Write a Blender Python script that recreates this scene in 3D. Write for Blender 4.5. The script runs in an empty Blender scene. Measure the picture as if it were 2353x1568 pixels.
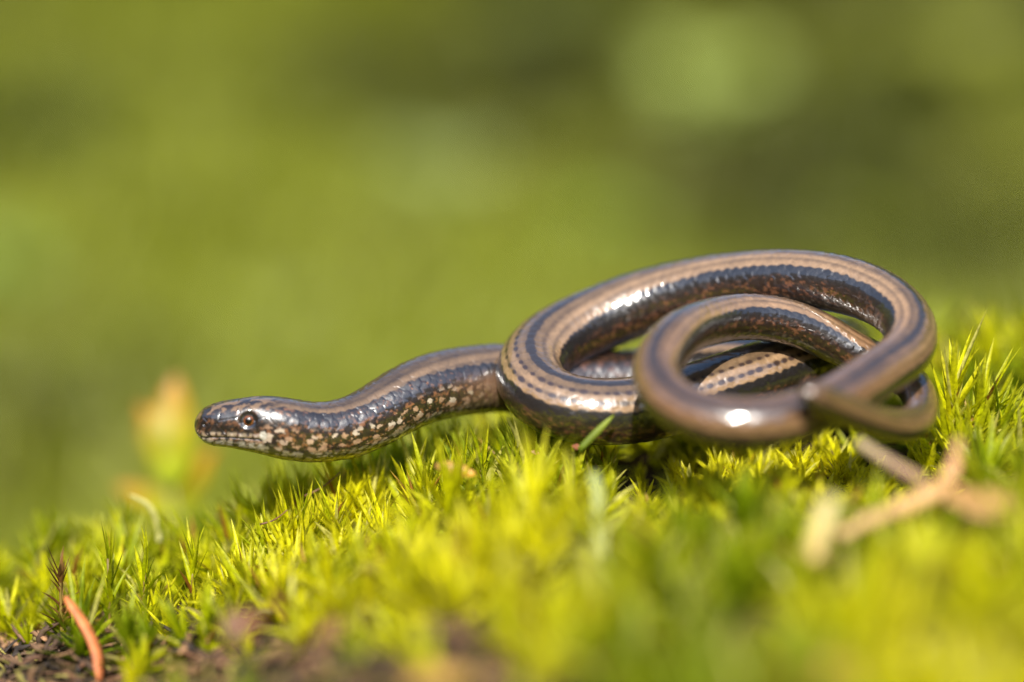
import bpy, math, random
import numpy as np

# ---------------------------------------------------------------- camera, sky, sun
SC = bpy.context.scene
COL = SC.collection
PITCH = math.radians(12.0)
DIST = 430.0                     # millimetres from the lens to the plane in focus
FZ = 20.0                        # height (mm) of the aim point above the moss cushion's datum
LENS, SENSOR = 100.0, 36.0
PXW, PXH = 2353.0, 1568.0
MMPX = DIST * SENSOR / LENS / PXW    # millimetres per picture unit on the plane in focus
FWD = np.array([0, math.cos(PITCH), -math.sin(PITCH)])
UPV = np.array([0, math.sin(PITCH), math.cos(PITCH)])
CAM = np.array([0, 0, FZ]) - DIST * FWD

cam_data = bpy.data.cameras.new('camera')
cam = bpy.data.objects.new('camera', cam_data)
COL.objects.link(cam)
cam.location = CAM / 1000
cam.rotation_euler = (math.pi / 2 - PITCH, 0, 0)
cam_data.lens, cam_data.sensor_width = LENS, SENSOR
cam_data.clip_start, cam_data.clip_end = 0.01, 500
cam_data.dof.use_dof = True
cam_data.dof.focus_distance = DIST / 1000
cam_data.dof.aperture_fstop = 3.7
SC.camera = cam

SUN_EL, SUN_AZ = math.radians(43), math.radians(-3)    # behind the photographer, a little to the left
world = bpy.data.worlds.new('World')
SC.world = world
world.use_nodes = True
wn, wl = world.node_tree.nodes, world.node_tree.links
wn.clear()
sky = wn.new('ShaderNodeTexSky')
sky.sky_type = 'NISHITA'
sky.sun_disc = False
sky.sun_elevation = SUN_EL
sky.sun_rotation = math.pi - SUN_AZ
bgn = wn.new('ShaderNodeBackground')
bgn.inputs['Strength'].default_value = 0.14
wo = wn.new('ShaderNodeOutputWorld')
wl.new(sky.outputs[0], bgn.inputs['Color'])
wl.new(bgn.outputs[0], wo.inputs['Surface'])

sun_data = bpy.data.lights.new('sun', 'SUN')
sun_data.energy = 5.0
sun_data.angle = math.radians(0.5)
sun_data.color = (1.0, 0.95, 0.86)
sun = bpy.data.objects.new('sun', sun_data)
COL.objects.link(sun)
sun.rotation_euler = (math.pi / 2 - SUN_EL, 0, SUN_AZ)
sun.location = (0.2, -1, 1.5)

SC.render.engine = 'CYCLES'
SC.cycles.use_denoising = True
SC.cycles.max_bounces = 8
SC.cycles.transparent_max_bounces = 8
SC.cycles.sample_clamp_indirect = 6
SC.view_settings.view_transform = 'Standard'
SC.view_settings.look = 'None'
SC.view_settings.exposure = 0.8
SC.view_settings.gamma = 1.0
SC.view_settings.use_curve_mapping = False

RNG = np.random.default_rng(11)
random.seed(5)


# ---------------------------------------------------------------- helpers
def at(px, py, Y):
    """Point (mm) at depth Y on the line of sight through a picture position."""
    d = FWD + ((px - PXW / 2) * MMPX * np.array([1.0, 0, 0]) + (PXH / 2 - py) * MMPX * UPV) / DIST
    return CAM + d * ((Y - CAM[1]) / d[1])


def smooth(a, b, x):
    t = np.clip((np.asarray(x, float) - a) / (b - a), 0, 1)
    return t * t * (3 - 2 * t)


def hash2(ix, iy, k=0):
    n = (ix.astype(np.int64) * 374761393 + iy.astype(np.int64) * 668265263 + k * 2246822519) & 0xFFFFFFFF
    n = ((n ^ (n >> 13)) * 1274126177) & 0xFFFFFFFF
    n = ((n ^ (n >> 15)) * 2654435761) & 0xFFFFFFFF
    return ((n ^ (n >> 16)) & 0xFFFFFF) / float(0xFFFFFF)


def vnoise(x, y, k=0):
    x, y = np.broadcast_arrays(np.asarray(x, float), np.asarray(y, float))
    ix, iy = np.floor(x), np.floor(y)
    fx, fy = x - ix, y - iy
    fx, fy = fx * fx * (3 - 2 * fx), fy * fy * (3 - 2 * fy)
    a, b = hash2(ix, iy, k), hash2(ix + 1, iy, k)
    c, d = hash2(ix, iy + 1, k), hash2(ix + 1, iy + 1, k)
    return (a * (1 - fx) + b * fx) * (1 - fy) + (c * (1 - fx) + d * fx) * fy


def fbm(x, y, k=0, octaves=3):
    s, a, t = 0, 0.5, 0
    for i in range(octaves):
        s = s + a * vnoise(np.asarray(x) * 2 ** i, np.asarray(y) * 2 ** i, k + i * 7)
        t += a
        a *= 0.5
    return s / t


def worley(x, y, k=0):
    """distance to the nearest and second nearest feature point, and the nearest one's random value"""
    x, y = np.asarray(x, float), np.asarray(y, float)
    ix, iy = np.floor(x), np.floor(y)
    f1 = np.full(x.shape, 9.0)
    f2 = np.full(x.shape, 9.0)
    idv = np.zeros(x.shape)
    for dx in (-1, 0, 1):
        for dy in (-1, 0, 1):
            cx, cy = ix + dx, iy + dy
            px = cx + 0.1 + 0.8 * hash2(cx, cy, k)
            py = cy + 0.1 + 0.8 * hash2(cx, cy, k + 3)
            d = np.hypot(x - px, y - py)
            nearer = d < f1
            f2 = np.where(nearer, f1, np.minimum(f2, d))
            idv = np.where(nearer, hash2(cx, cy, k + 5), idv)
            f1 = np.where(nearer, d, f1)
    return f1, f2, idv


def mesh_from(name, verts_mm, faces, mat, parent=None, colors=None, uv=None, smooth_shade=True, attr=None):
    """faces: int array (n,3) or (n,4), or a list of such arrays"""
    if not isinstance(faces, list):
        faces = [faces]
    faces = [np.asarray(f, np.int32) for f in faces if len(f)]
    me = bpy.data.meshes.new(name)
    v = np.asarray(verts_mm, np.float32) / 1000
    me.vertices.add(len(v))
    me.vertices.foreach_set('co', v.ravel())
    idx = np.concatenate([f.ravel() for f in faces])
    cnt = np.concatenate([np.full(len(f), f.shape[1], np.int32) for f in faces])
    me.loops.add(len(idx))
    me.loops.foreach_set('vertex_index', idx)
    me.polygons.add(len(cnt))
    me.polygons.foreach_set('loop_start', np.concatenate([[0], np.cumsum(cnt)[:-1]]).astype(np.int32))
    if colors is not None:
        c = np.ones((len(v), 4), np.float32)
        c[:, :3] = colors
        a = me.color_attributes.new('tint', 'FLOAT_COLOR', 'POINT')
        a.data.foreach_set('color', c.ravel())
    for k, vals in (attr or {}).items():
        a = me.attributes.new(k, 'FLOAT', 'POINT')
        a.data.foreach_set('value', np.asarray(vals, np.float32))
    me.update(calc_edges=True)
    if smooth_shade:
        me.polygons.foreach_set('use_smooth', np.ones(len(cnt), bool))
    me.validate()
    me.materials.append(mat)
    o = bpy.data.objects.new(name, me)
    COL.objects.link(o)
    if parent:
        o.parent = parent
        o.matrix_parent_inverse = parent.matrix_world.inverted()
    return o


def tag(o, label=None, category=None, group=None, kind=None):
    for k, v in (('label', label), ('category', category), ('group', group), ('kind', kind)):
        if v:
            o[k] = v
    return o


def empty(name, loc_mm):
    o = bpy.data.objects.new(name, None)
    o.empty_display_size = 0.004
    o.location = np.asarray(loc_mm) / 1000
    COL.objects.link(o)
    bpy.context.view_layer.update()
    return o


def nodes_of(name):
    m = bpy.data.materials.new(name)
    m.use_nodes = True
    n, l = m.node_tree.nodes, m.node_tree.links
    return m, n, l, n['Principled BSDF'], n['Material Output']


def leaf_material(name, translucency=0.45, rough=0.42, noise_scale=900, spec=0.4, vary=0.35):
    """leaf colour from the piece's own tint, mottled, part of the light passing through"""
    m, n, l, b, out = nodes_of(name)
    at_ = n.new('ShaderNodeAttribute')
    at_.attribute_name = 'tint'
    tex = n.new('ShaderNodeTexNoise')
    tex.inputs['Scale'].default_value = noise_scale
    tex.inputs['Detail'].default_value = 3
    geo = n.new('ShaderNodeNewGeometry')
    l.new(geo.outputs['Position'], tex.inputs['Vector'])
    mr = n.new('ShaderNodeMapRange')
    mr.inputs['From Min'].default_value, mr.inputs['From Max'].default_value = 0.3, 0.7
    mr.inputs['To Min'].default_value, mr.inputs['To Max'].default_value = 1 - vary, 1 + vary
    l.new(tex.outputs['Fac'], mr.inputs['Value'])
    mul = n.new('ShaderNodeVectorMath')
    mul.operation = 'SCALE'
    l.new(at_.outputs['Color'], mul.inputs[0])
    l.new(mr.outputs[0], mul.inputs['Scale'])
    l.new(mul.outputs[0], b.inputs['Base Color'])
    b.inputs['Roughness'].default_value = rough
    b.inputs['Specular IOR Level'].default_value = spec
    tr = n.new('ShaderNodeBsdfTranslucent')
    l.new(mul.outputs[0], tr.inputs['Color'])
    mx = n.new('ShaderNodeMixShader')
    mx.inputs[0].default_value = translucency
    l.new(b.outputs[0], mx.inputs[1])
    l.new(tr.outputs[0], mx.inputs[2])
    l.new(mx.outputs[0], out.inputs['Surface'])
    return m


def wood_material(name, rough=0.6, scale=700, bump=0.3, stretch=(1, 1, 0.2)):
    m, n, l, b, out = nodes_of(name)
    at_ = n.new('ShaderNodeAttribute')
    at_.attribute_name = 'tint'
    geo = n.new('ShaderNodeNewGeometry')
    mp = n.new('ShaderNodeMapping')
    mp.inputs['Scale'].default_value = stretch
    l.new(geo.outputs['Position'], mp.inputs['Vector'])
    tex = n.new('ShaderNodeTexNoise')
    tex.inputs['Scale'].default_value = scale
    tex.inputs['Detail'].default_value = 5
    l.new(mp.outputs[0], tex.inputs['Vector'])
    mr = n.new('ShaderNodeMapRange')
    mr.inputs['From Min'].default_value, mr.inputs['From Max'].default_value = 0.3, 0.7
    mr.inputs['To Min'].default_value, mr.inputs['To Max'].default_value = 0.6, 1.35
    l.new(tex.outputs['Fac'], mr.inputs['Value'])
    mul = n.new('ShaderNodeVectorMath')
    mul.operation = 'SCALE'
    l.new(at_.outputs['Color'], mul.inputs[0])
    l.new(mr.outputs[0], mul.inputs['Scale'])
    l.new(mul.outputs[0], b.inputs['Base Color'])
    b.inputs['Roughness'].default_value = rough
    bp = n.new('ShaderNodeBump')
    bp.inputs['Strength'].default_value = bump
    bp.inputs['Distance'].default_value = 0.0003
    l.new(tex.outputs['Fac'], bp.inputs['Height'])
    l.new(bp.outputs[0], b.inputs['Normal'])
    return m


# ---------------------------------------------------------------- the ground
def ground_z(x, y):
    """height (mm) of the moss canopy's foot; x right, y away from the photographer"""
    x, y = np.asarray(x, float), np.asarray(y, float)
    base = np.interp(x, [-400, -200, -77, -50, -30, 0, 35, 65, 80, 120, 220, 400],
                     [-46, -36, -29, -23.5, -15.5, -6, -3.5, -1.5, 1.5, 5, 8, 4])
    # the cushion swells where the coils lie and sinks to litter in front on the left
    hump = 2.2 * np.exp(-((x - 42) / 34) ** 2 - ((y + 34) / 24) ** 2)
    dip = -3.0 * smooth(-30, -75, y) * smooth(0, -50, x)
    bank = 5.0 * smooth(35, 90, x) * smooth(10, 75, y)
    near = base + hump + dip + bank
    near = near + ((8.5 + 5.0 * smooth(-38, -62, y)) * (fbm(x / 17, y / 17, 2) - 0.5) + 1.6 * (vnoise(x / 6, y / 6, 9) - 0.5)) * smooth(2, 20, np.abs(y) + 6)
    # behind the cushion the ground drops away to a lower, wide stretch
    edge = np.interp(x, [-300, -80, 0, 60, 140, 300], [16, 22, 30, 45, 62, 90])
    far = -125 + 46 * (fbm(x / 330, y / 330, 21) - 0.5) + 16 * (fbm(x / 75, y / 75, 31) - 0.5) + 0.62 * np.clip(np.sqrt((np.clip(y, 0, 2300) - 850) ** 2 + 220 ** 2) / 2 + (np.clip(y, 0, 2300) - 850) / 2 - 14, 0, None)
    w = smooth(0, 1, (y - edge) / 95)
    z = near * (1 - w) + far * w
    wf = smooth(260, 700, -y) + smooth(250, 800, np.abs(x)) * (1 - w)
    z = z * (1 - np.clip(wf, 0, 1)) + (-45 + 20 * (fbm(x / 400, y / 400, 41) - 0.5)) * np.clip(wf, 0, 1)
    # unseen rising ground, added to keep low bright sky out of the reflections
    rr = np.hypot(x, y)
    rim = 0.6 * np.clip(rr - 1100, 0, 5200) * (1 - smooth(0, 1, (y + 200) / 500) * smooth(2300, 1400, np.abs(x)))
    return z + rim * (0.85 + 0.3 * fbm(x / 900, y / 900, 47))


def graded(near, step, n_out, limit):
    inner = np.arange(-near, near + 1e-6, step)
    k = (limit / near) ** (1 / n_out)
    outer = near * k ** np.arange(1, n_out + 1)
    return np.concatenate([-outer[::-1], inner, outer])


gx = graded(160, 2.5, 70, 90000)
gy = graded(160, 2.5, 90, 90000)
GX, GY = np.meshgrid(gx, gy, indexing='xy')
GZ = ground_z(GX, GY)
nx, ny = len(gx), len(gy)
ii = np.arange(nx * ny).reshape(ny, nx)
gf = np.stack([ii[:-1, :-1].ravel(), ii[:-1, 1:].ravel(), ii[1:, 1:].ravel(), ii[1:, :-1].ravel()], 1)

gm, n, l, b, out = nodes_of('soil and ground cover')
geo = n.new('ShaderNodeNewGeometry')
t1 = n.new('ShaderNodeTexNoise'); t1.inputs['Scale'].default_value = 350; t1.inputs['Detail'].default_value = 6
t2 = n.new('ShaderNodeTexNoise'); t2.inputs['Scale'].default_value = 7; t2.inputs['Detail'].default_value = 4
for t in (t1, t2):
    l.new(geo.outputs['Position'], t.inputs['Vector'])
r1 = n.new('ShaderNodeValToRGB')
r1.color_ramp.elements[0].position, r1.color_ramp.elements[0].color = 0.35, (0.018, 0.012, 0.006, 1)
r1.color_ramp.elements[1].position, r1.color_ramp.elements[1].color = 0.72, (0.085, 0.055, 0.022, 1)
r2 = n.new('ShaderNodeValToRGB')
r2.color_ramp.elements[0].position, r2.color_ramp.elements[0].color = 0.36, (0.055, 0.062, 0.008, 1)
r2.color_ramp.elements[1].position, r2.color_ramp.elements[1].color = 0.66, (0.12, 0.13, 0.014, 1)
l.new(t1.outputs['Fac'], r1.inputs[0])
l.new(t2.outputs['Fac'], r2.inputs[0])
mixc = n.new('ShaderNodeMix'); mixc.data_type = 'RGBA'
cov = n.new('ShaderNodeAttribute'); cov.attribute_name = 'cover'
l.new(cov.outputs['Fac'], mixc.inputs[0])
l.new(r1.outputs[0], mixc.inputs[6]); l.new(r2.outputs[0], mixc.inputs[7])
l.new(mixc.outputs[2], b.inputs['Base Color'])
b.inputs['Roughness'].default_value = 0.95
b.inputs['Specular IOR Level'].default_value = 0.15
bp = n.new('ShaderNodeBump'); bp.inputs['Strength'].default_value = 0.8; bp.inputs['Distance'].default_value = 0.002
l.new(t1.outputs['Fac'], bp.inputs['Height']); l.new(bp.outputs[0], b.inputs['Normal'])
ground = mesh_from('ground', np.stack([GX, GY, GZ], -1).reshape(-1, 3), gf, gm,
                   attr={'cover': smooth(60, 200, GY.ravel())})
ground['kind'] = 'structure'

# ---------------------------------------------------------------- the slow worm's course
# picture x, picture y, depth Y (mm), half thickness in picture units, roll of the back to the outside of the bend (degrees)
COURSE = [
    (447, 977, -4, 0, -0), (456, 977, -4, 26, -0), (470, 977, -4, 40.5, -0), (490, 977, -4, 49, -0), (520, 975, -4, 54, -0),
    (560, 975, -4, 61, -0), (600, 977, -4, 67, -0), (640, 983, -4, 70.5, -0), (680, 990, -3.6, 71, -0), (720, 994, -3, 70, -0),
    (760, 992, -2.2, 70, -0), (800, 984, -1.2, 71, -0), (860, 958, 0.8, 73, -2), (930, 918, 3.6, 76, -4), (1000, 890, 6.5, 79, -4),
    (1080, 875, 9.5, 80, -4), (1160, 870, 12, 80, 0), (1260, 882, 14.5, 80, 14), (1350, 884, 16, 80, 55), (1450, 884, 17, 80, 55),
    (1560, 876, 18.5, 79, 35), (1700, 852, 21, 78, 15), (1810, 836, 24, 77, 5), (1885, 818, 24.5, 76, 8), (1930, 806, 19.5, 75, 14),
    (1905, 816, 12.5, 75, 20), (1810, 842, 7.5, 75, 22), (1700, 876, 2.5, 75, 22), (1570, 918, -1, 76, 20), (1450, 944, -3.5, 77, 19),
    (1350, 945, -4, 77, 18), (1268, 923, -2, 77, 18), (1223, 880, 2.5, 77, 18), (1226, 832, 8, 77, 16), (1275, 784, 13, 77, 14),
    (1360, 742, 16.5, 77, 14), (1460, 703, 18, 76, 16), (1570, 673, 17, 74, 16), (1690, 652, 14, 72, 16), (1810, 643, 10, 70, 14),
    (1920, 652, 6, 68, 10), (2010, 680, 2, 66, 5), (2070, 722, -2.5, 63, 8), (2092, 768, -7, 61, 8), (2076, 814, -12, 59, 10),
    (2020, 858, -18, 58, 14), (1940, 910, -25, 57.5, 24), (1850, 950, -30.5, 57, 34), (1750, 972, -33, 57, 40), (1650, 967, -32.5, 56.5, 38),
    (1570, 940, -29.5, 56, 32), (1520, 896, -25, 56, 26), (1511, 842, -19.5, 55.5, 20), (1545, 786, -14, 55, 14), (1615, 746, -6, 54.5, 12),
    (1700, 730, -0.5, 54.5, 12), (1790, 736, 1.5, 53.5, 10), (1880, 767, 2, 51.5, 8), (1960, 809, 1.5, 49, 0), (2040, 848, 0, 45, 0),
    (2098, 888, -5, 41, 0), (2114, 932, -10, 40, 0), (2100, 970, -16, 40, 15), (2046, 977, -22, 39, 32), (1980, 957, -28.5, 37.5, 40),
    (1915, 930, -34, 35, 40), (1868, 909, -38, 31, 40), (1855, 903, -38.8, 24, 40), (1846, 899, -39.4, 0, 40),
]
CP = np.array([at(a, b_, c) for a, b_, c, d, e in COURSE])
CR = np.array([d * MMPX * (np.dot(p - CAM, FWD) / DIST) for (a, b_, c, d, e), p in zip(COURSE, CP)])
CROLL = np.array([e for *_, e in COURSE], float)


def nat_spline(t, y, tq):
    """natural cubic spline through (t, y), y may have several columns"""
    nn = len(t)
    h = np.diff(t)
    A = np.zeros((nn, nn)); R = np.zeros((nn, y.shape[1]))
    A[0, 0] = A[-1, -1] = 1
    for i in range(1, nn - 1):
        A[i, i - 1], A[i, i], A[i, i + 1] = h[i - 1], 2 * (h[i - 1] + h[i]), h[i]
        R[i] = 6 * ((y[i + 1] - y[i]) / h[i] - (y[i] - y[i - 1]) / h[i - 1])
    M = np.linalg.solve(A, R)
    k = np.clip(np.searchsorted(t, tq) - 1, 0, nn - 2)
    hk = h[k][:, None]
    a_ = ((t[k + 1] - tq) / h[k])[:, None]
    b_ = ((tq - t[k]) / h[k])[:, None]
    return a_ * y[k] + b_ * y[k + 1] + ((a_ ** 3 - a_) * M[k] + (b_ ** 3 - b_) * M[k + 1]) * hk ** 2 / 6


chord = np.concatenate([[0], np.cumsum(np.linalg.norm(np.diff(CP, axis=0), axis=1))])
tq = np.linspace(0, chord[-1], 6000)
fine = nat_spline(chord, CP, tq)
for _ in range(40):                                   # take the kinks out of hand-set points
    fine[1:-1] = 0.25 * fine[:-2] + 0.5 * fine[1:-1] + 0.25 * fine[2:]
arc = np.concatenate([[0], np.cumsum(np.linalg.norm(np.diff(fine, axis=0), axis=1))])
LEN = arc[-1]
r2 = np.interp(tq, chord, CR ** 2)
rads = np.sqrt(np.maximum(r2, 0))
body_part = (tq > 5)
k_ = np.ones(41) / 41
sm = np.convolve(np.pad(rads, 20, mode='edge'), k_, 'valid')
blend = smooth(3, 7, tq) * smooth(chord[-1] - 2, chord[-1] - 6, tq)
rads = rads * (1 - blend) + sm * blend
rolls = np.convolve(np.pad(np.interp(tq, chord, CROLL), 60, mode='edge'), np.ones(121) / 121, 'valid')

# rings: close together on the head, wider along the body, closing in at both ends
s_head = np.concatenate([0.6 * (np.linspace(0, 1, 26) ** 2), np.arange(0.66, 62, 0.105)])
s_body = np.arange(62.1, LEN - 1.2, 0.2)
s_tail = LEN - 1.2 * (1 - np.linspace(0, 1, 22)[1:]) ** 2
S = np.concatenate([s_head, s_body, s_tail])
S = S[np.concatenate([[True], np.diff(S) > 1e-6])]
C = np.stack([np.interp(S, arc, fine[:, k]) for k in range(3)], 1)
R = np.interp(S, arc, rads)
ROLL = np.radians(np.interp(S, arc, rolls))
T = np.stack([np.interp(S, arc, np.gradient(fine[:, k], arc)) for k in range(3)], 1)
# straighten the axis right at the ends so the caps stay round
T /= np.linalg.norm(T, axis=1)[:, None]
UPW = np.array([0, 0, 1.0])
NRM = np.zeros_like(T)
nv = UPW - T[0] * T[0, 2]
nv /= np.linalg.norm(nv)
for i in range(len(S)):
    nv = nv - T[i] * np.dot(nv, T[i])
    if i:
        pu = UPW - T[i] * T[i, 2]
        nv = nv + pu * 0.06 * (S[i] - S[i - 1])      # the back keeps turning up
    nv /= np.linalg.norm(nv)
    NRM[i] = nv
BIN = np.cross(T, NRM)
# roll the back outwards
cr, sr = np.cos(ROLL), np.sin(ROLL)
NRM, BIN = NRM * cr[:, None] - BIN * sr[:, None], BIN * cr[:, None] + NRM * sr[:, None]

def s_of(px, py, Y):
    return float(arc[np.argmin(((fine - at(px, py, Y)) ** 2).sum(1))])


S_A0, S_A1 = s_of(1905, 816, 12.5), s_of(1226, 832, 8.0)       # the dotted coil
S_FRONT0, S_FRONT1 = s_of(2020, 858, -18), s_of(1570, 940, -29.5)
S_TAIL = s_of(2040, 848, 0)
NA = 208
ANG = -math.pi + 2 * math.pi * np.arange(NA) / NA        # 0 on the back, +-pi on the belly
SS, AA = np.meshgrid(S, ANG, indexing='ij')
RR = np.repeat(R[:, None], NA, 1)
absA = np.abs(np.degrees(AA))
head = smooth(22, 12, SS)
ca, sa = np.cos(AA), np.sin(AA)
# cross-section: round body flattened below, squarer head that narrows to the snout
p_ = 2 + 0.35 * head
nrm_ = (np.abs(ca) ** p_ + np.abs(sa) ** p_) ** (-1 / p_)
width = 1.03 - 0.08 * head - 0.05 * smooth(5, 0, SS)
up = RR * ca * nrm_ * np.where(ca < 0, 0.97, 1.0)
side = RR * sa * nrm_ * width
arcpos = np.radians(absA) * RR                             # mm along the skin from the back's midline

# --- scale relief: overlapping rows, 24 round the body, 1.5 mm apart
ROWS, PITCHS = 24, 1.5
row = AA / (2 * math.pi) * ROWS
along = SS / PITCHS


def scale_field(row, along):
    best = np.zeros(row.shape); cid = np.zeros(row.shape); tilt = np.zeros(row.shape)
    for off in (0, 1):
        rr = np.floor((row - off) / 2 + 0.5) * 2 + off
        al = along + 0.5 * off
        ka = np.floor(al)
        fa = al - ka
        dr = np.abs(row - rr)
        dome = np.clip(1 - (dr / 1.0) ** 2.4 - 0.45 * (2 * fa - 1) ** 4, 0, 1) * (0.55 + 0.45 * fa)
        better = dome > best
        cid = np.where(better, hash2(rr % ROWS, ka, 77 + off), cid)
        slope = 0.16 * (hash2(rr % ROWS, ka, 177 + off) - 0.5) * (fa - 0.5) * PITCHS + 0.10 * (hash2(rr % ROWS, ka, 277 + off) - 0.5) * (row - rr)
        tilt = np.where(better, slope, tilt)
        best = np.where(better, dome, best)
    return best, cid, tilt


dome, scale_id, tilt = scale_field(row, along)
body_w = smooth(10.6, 15, SS) * smooth(LEN - 1, LEN - 12, SS)
disp = (0.075 * (dome - 0.55) + tilt * np.clip(RR / 4.5, 0.3, 1)) * body_w
# head shields: large plates with fine joints
tt0 = AA * RR
f1, f2, _pid = worley(SS / 2.4 + 0.2, AA * RR / 2.2 + 40, 3)
joint = np.clip(1 - (f2 - f1) / 0.09, 0, 1)
plate_w = smooth(13.5, 10.5, SS) * smooth(0.6, 2, SS)
disp -= 0.07 * joint * plate_w + 0.05 * (vnoise(SS / 1.1, tt0 / 1.1, 8) - 0.5) * plate_w
# mouth
mouth_a = np.interp(SS, [0, 0.6, 2.8, 6, 10.8, 30], [124, 128, 113, 111, 107, 106])
mouth_w = smooth(11.2, 10.2, SS) * smooth(0.05, 0.5, SS)
dm = (absA - mouth_a) * math.pi / 180 * RR
disp -= 0.28 * np.exp(-(dm / 0.14) ** 2) * mouth_w
disp += 0.16 * np.exp(-((dm + 0.50) / 0.30) ** 2) * mouth_w
# eye socket and brow
EYE_S, EYE_A = 8.42, 68.5
de = np.hypot(SS - EYE_S, (absA - EYE_A) * math.pi / 180 * RR * 1.05)
disp += 0.03 * np.exp(-((de - 1.9) / 0.4) ** 2)
disp -= 0.30 * smooth(1.5, 0.9, de)
brow = np.exp(-((SS - EYE_S) / 2.6) ** 2 - ((absA - 40) / 11) ** 2)
disp += 0.14 * brow
lore = np.exp(-((SS - 5.2) / 1.6) ** 2 - ((absA - 78) / 16) ** 2)
disp += 0.06 * lore
cheek = np.exp(-((SS - 13.2) / 2.6) ** 2 - ((absA - 88) / 24) ** 2)
disp += 0.07 * cheek
# nostril and ear pit
dn = np.hypot(SS - 1.75, (absA - 76) * math.pi / 180 * RR)
disp -= 0.22 * np.exp(-(dn / 0.26) ** 2)

rs = np.maximum(np.hypot(up, side), 1e-4)
damp = np.clip(RR / 2.0, 0, 1)
fac = 1 + disp * damp / rs
V = C[:, None, :] + (up * fac)[..., None] * NRM[:, None, :] + (side * fac)[..., None] * BIN[:, None, :]

# --- colours of the skin
def L(*c):
    return np.array(c)


def mixc_(a, b_, w):
    w = np.asarray(w)[..., None]
    return a * (1 - w) + b_ * w


tt = AA * RR                                              # signed mm round the body
wob = 0.9 * (fbm(SS / 2.5, tt / 2.5, 5) - 0.5)
scale_j = 0.86 + 0.28 * scale_id
BEIGE = L(0.215, 0.134, 0.072)
col = np.ones(SS.shape + (3,)) * BEIGE
col = col * scale_j[..., None]
col *= (0.85 + 0.3 * fbm(SS / 6, tt / 1.5, 17))[..., None]
# lengthwise streaks: darker lines along the scale rows
streak = np.interp(absA, [0, 8, 15, 22, 30, 36, 42, 48, 54, 60, 180], [0.42, 0.50, 0.62, 0.44, 0.98, 1.12, 0.62, 1.05, 1.14, 1.0, 1.0])
streak = 1 + (streak - 1) * (0.65 + 0.7 * fbm(SS / 3.0, tt / 0.8, 19))
col *= (streak * (0.88 + 0.24 * fbm(SS / 0.7, tt / 0.35, 29)))[..., None]
# joint lines of the scales
col = mixc_(col, col * 0.62, smooth(0.45, 0.12, dome) * body_w * 0.8)
# tail half a touch browner
col = mixc_(col, col * L(0.76, 0.65, 0.60), smooth(S_FRONT0 - 25, S_FRONT0 + 10, SS) * (1 - 0.7 * smooth(S_FRONT1, S_FRONT1 + 30, SS) * smooth(S_TAIL, S_TAIL - 15, SS)))
col = mixc_(col, col * 0.62, smooth(90, 60, SS))
# flank: near black upper edge, dark red-brown with copper flecks below
zig = 3.0 * (np.abs((along * 1.0) % 1.0 - 0.5) * 2 - 0.5)
edge_a = np.interp(SS, [0, 12, 24, 45, 75, 125, 260, LEN], [38, 36, 36, 47, 54, 58, 58, 62]) + zig + 6 * (fbm(SS / 1.2, tt / 5, 23) - 0.5)
flank = smooth(-1.5, 1.5, absA - edge_a)
fleck = fbm(SS / 0.6, tt / 0.42, 51, 3)
dark = np.ones_like(col) * L(0.012, 0.010, 0.010)
brown = mixc_(np.ones_like(col) * L(0.018, 0.010, 0.007), np.ones_like(col) * L(0.105, 0.044, 0.022), smooth(0.54, 0.74, fleck))
fl = mixc_(dark, brown, smooth(16, 34, absA - edge_a + 10 * (fbm(SS / 3, tt / 3, 61) - 0.5)))
belly = mixc_(np.ones_like(col) * L(0.020, 0.018, 0.016), np.ones_like(col) * L(0.10, 0.085, 0.065), smooth(0.58, 0.72, fbm(SS / 0.8, tt / 0.5, 71)))
fl = mixc_(fl, belly, smooth(112, 138, absA))
col = mixc_(col, fl, flank)
# towards the tail the flank is a plainer, warmer brown
plain = mixc_(np.ones_like(col) * L(0.034, 0.020, 0.012), np.ones_like(col) * L(0.014, 0.009, 0.006), smooth(70, 100, absA + 12 * wob))
col = mixc_(col, plain * scale_j[..., None], flank * np.where(SS > S_FRONT0, 1, 0) * smooth(S_FRONT0, S_FRONT0 + 20, SS) * smooth(S_FRONT1 + 25, S_FRONT1, SS) * 0.85)
col = mixc_(col, plain * scale_j[..., None], flank * smooth(S_TAIL, S_TAIL + 20, SS) * 0.8)
# dark line down the middle of the back
vert = smooth(8.5, 6.0, absA + 3.0 * (fbm(SS / 0.8, tt / 3, 83) - 0.5) * 2) * smooth(58, 85, SS)
col = mixc_(col, np.ones_like(col) * L(0.022, 0.018, 0.018), vert * 0.92 * (1 - 0.55 * smooth(330, 380, SS)))
# rows of small dark dots on the back, strongest on the middle coil
dots = np.zeros(SS.shape)
for ra, ph in ((25, 0.0), (44, 0.5)):
    al = SS / PITCHS + ph + 0.0
    fa = (al - np.floor(al) - 0.5 + 0.3 * (hash2(np.floor(al), np.sign(AA), ra + 9) - 0.5)) * PITCHS
    da = (absA - ra) * math.pi / 180 * RR
    size = 0.75 + 0.55 * hash2(np.floor(al), np.sign(AA), ra + 1)
    dots = np.maximum(dots, smooth(1.25, 0.7, np.hypot(fa / (0.50 * size), da / (0.34 * size))))
    # faint thread joining the dots
    dots = np.maximum(dots, 0.35 * smooth(0.30, 0.1, np.abs(da)))
near_side = np.repeat((np.sign(-BIN[int(np.argmin(np.abs(S - 0.5 * (S_A0 + S_A1)))), 1]) * np.sign(AA[:1])), len(S), 0) > 0
dot_w = smooth(S_A0 - 12, S_A0, SS) * (1 - 0.45 * smooth(S_A1, S_A1 + 25, SS)) * (1 - 0.8 * smooth(S_FRONT0 - 30, S_FRONT0, SS))
dot_w = dot_w * np.where(near_side, 1.0, 0.30)
col = mixc_(col, np.ones_like(col) * L(0.030, 0.017, 0.014), dots * dot_w * 0.95)
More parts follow.
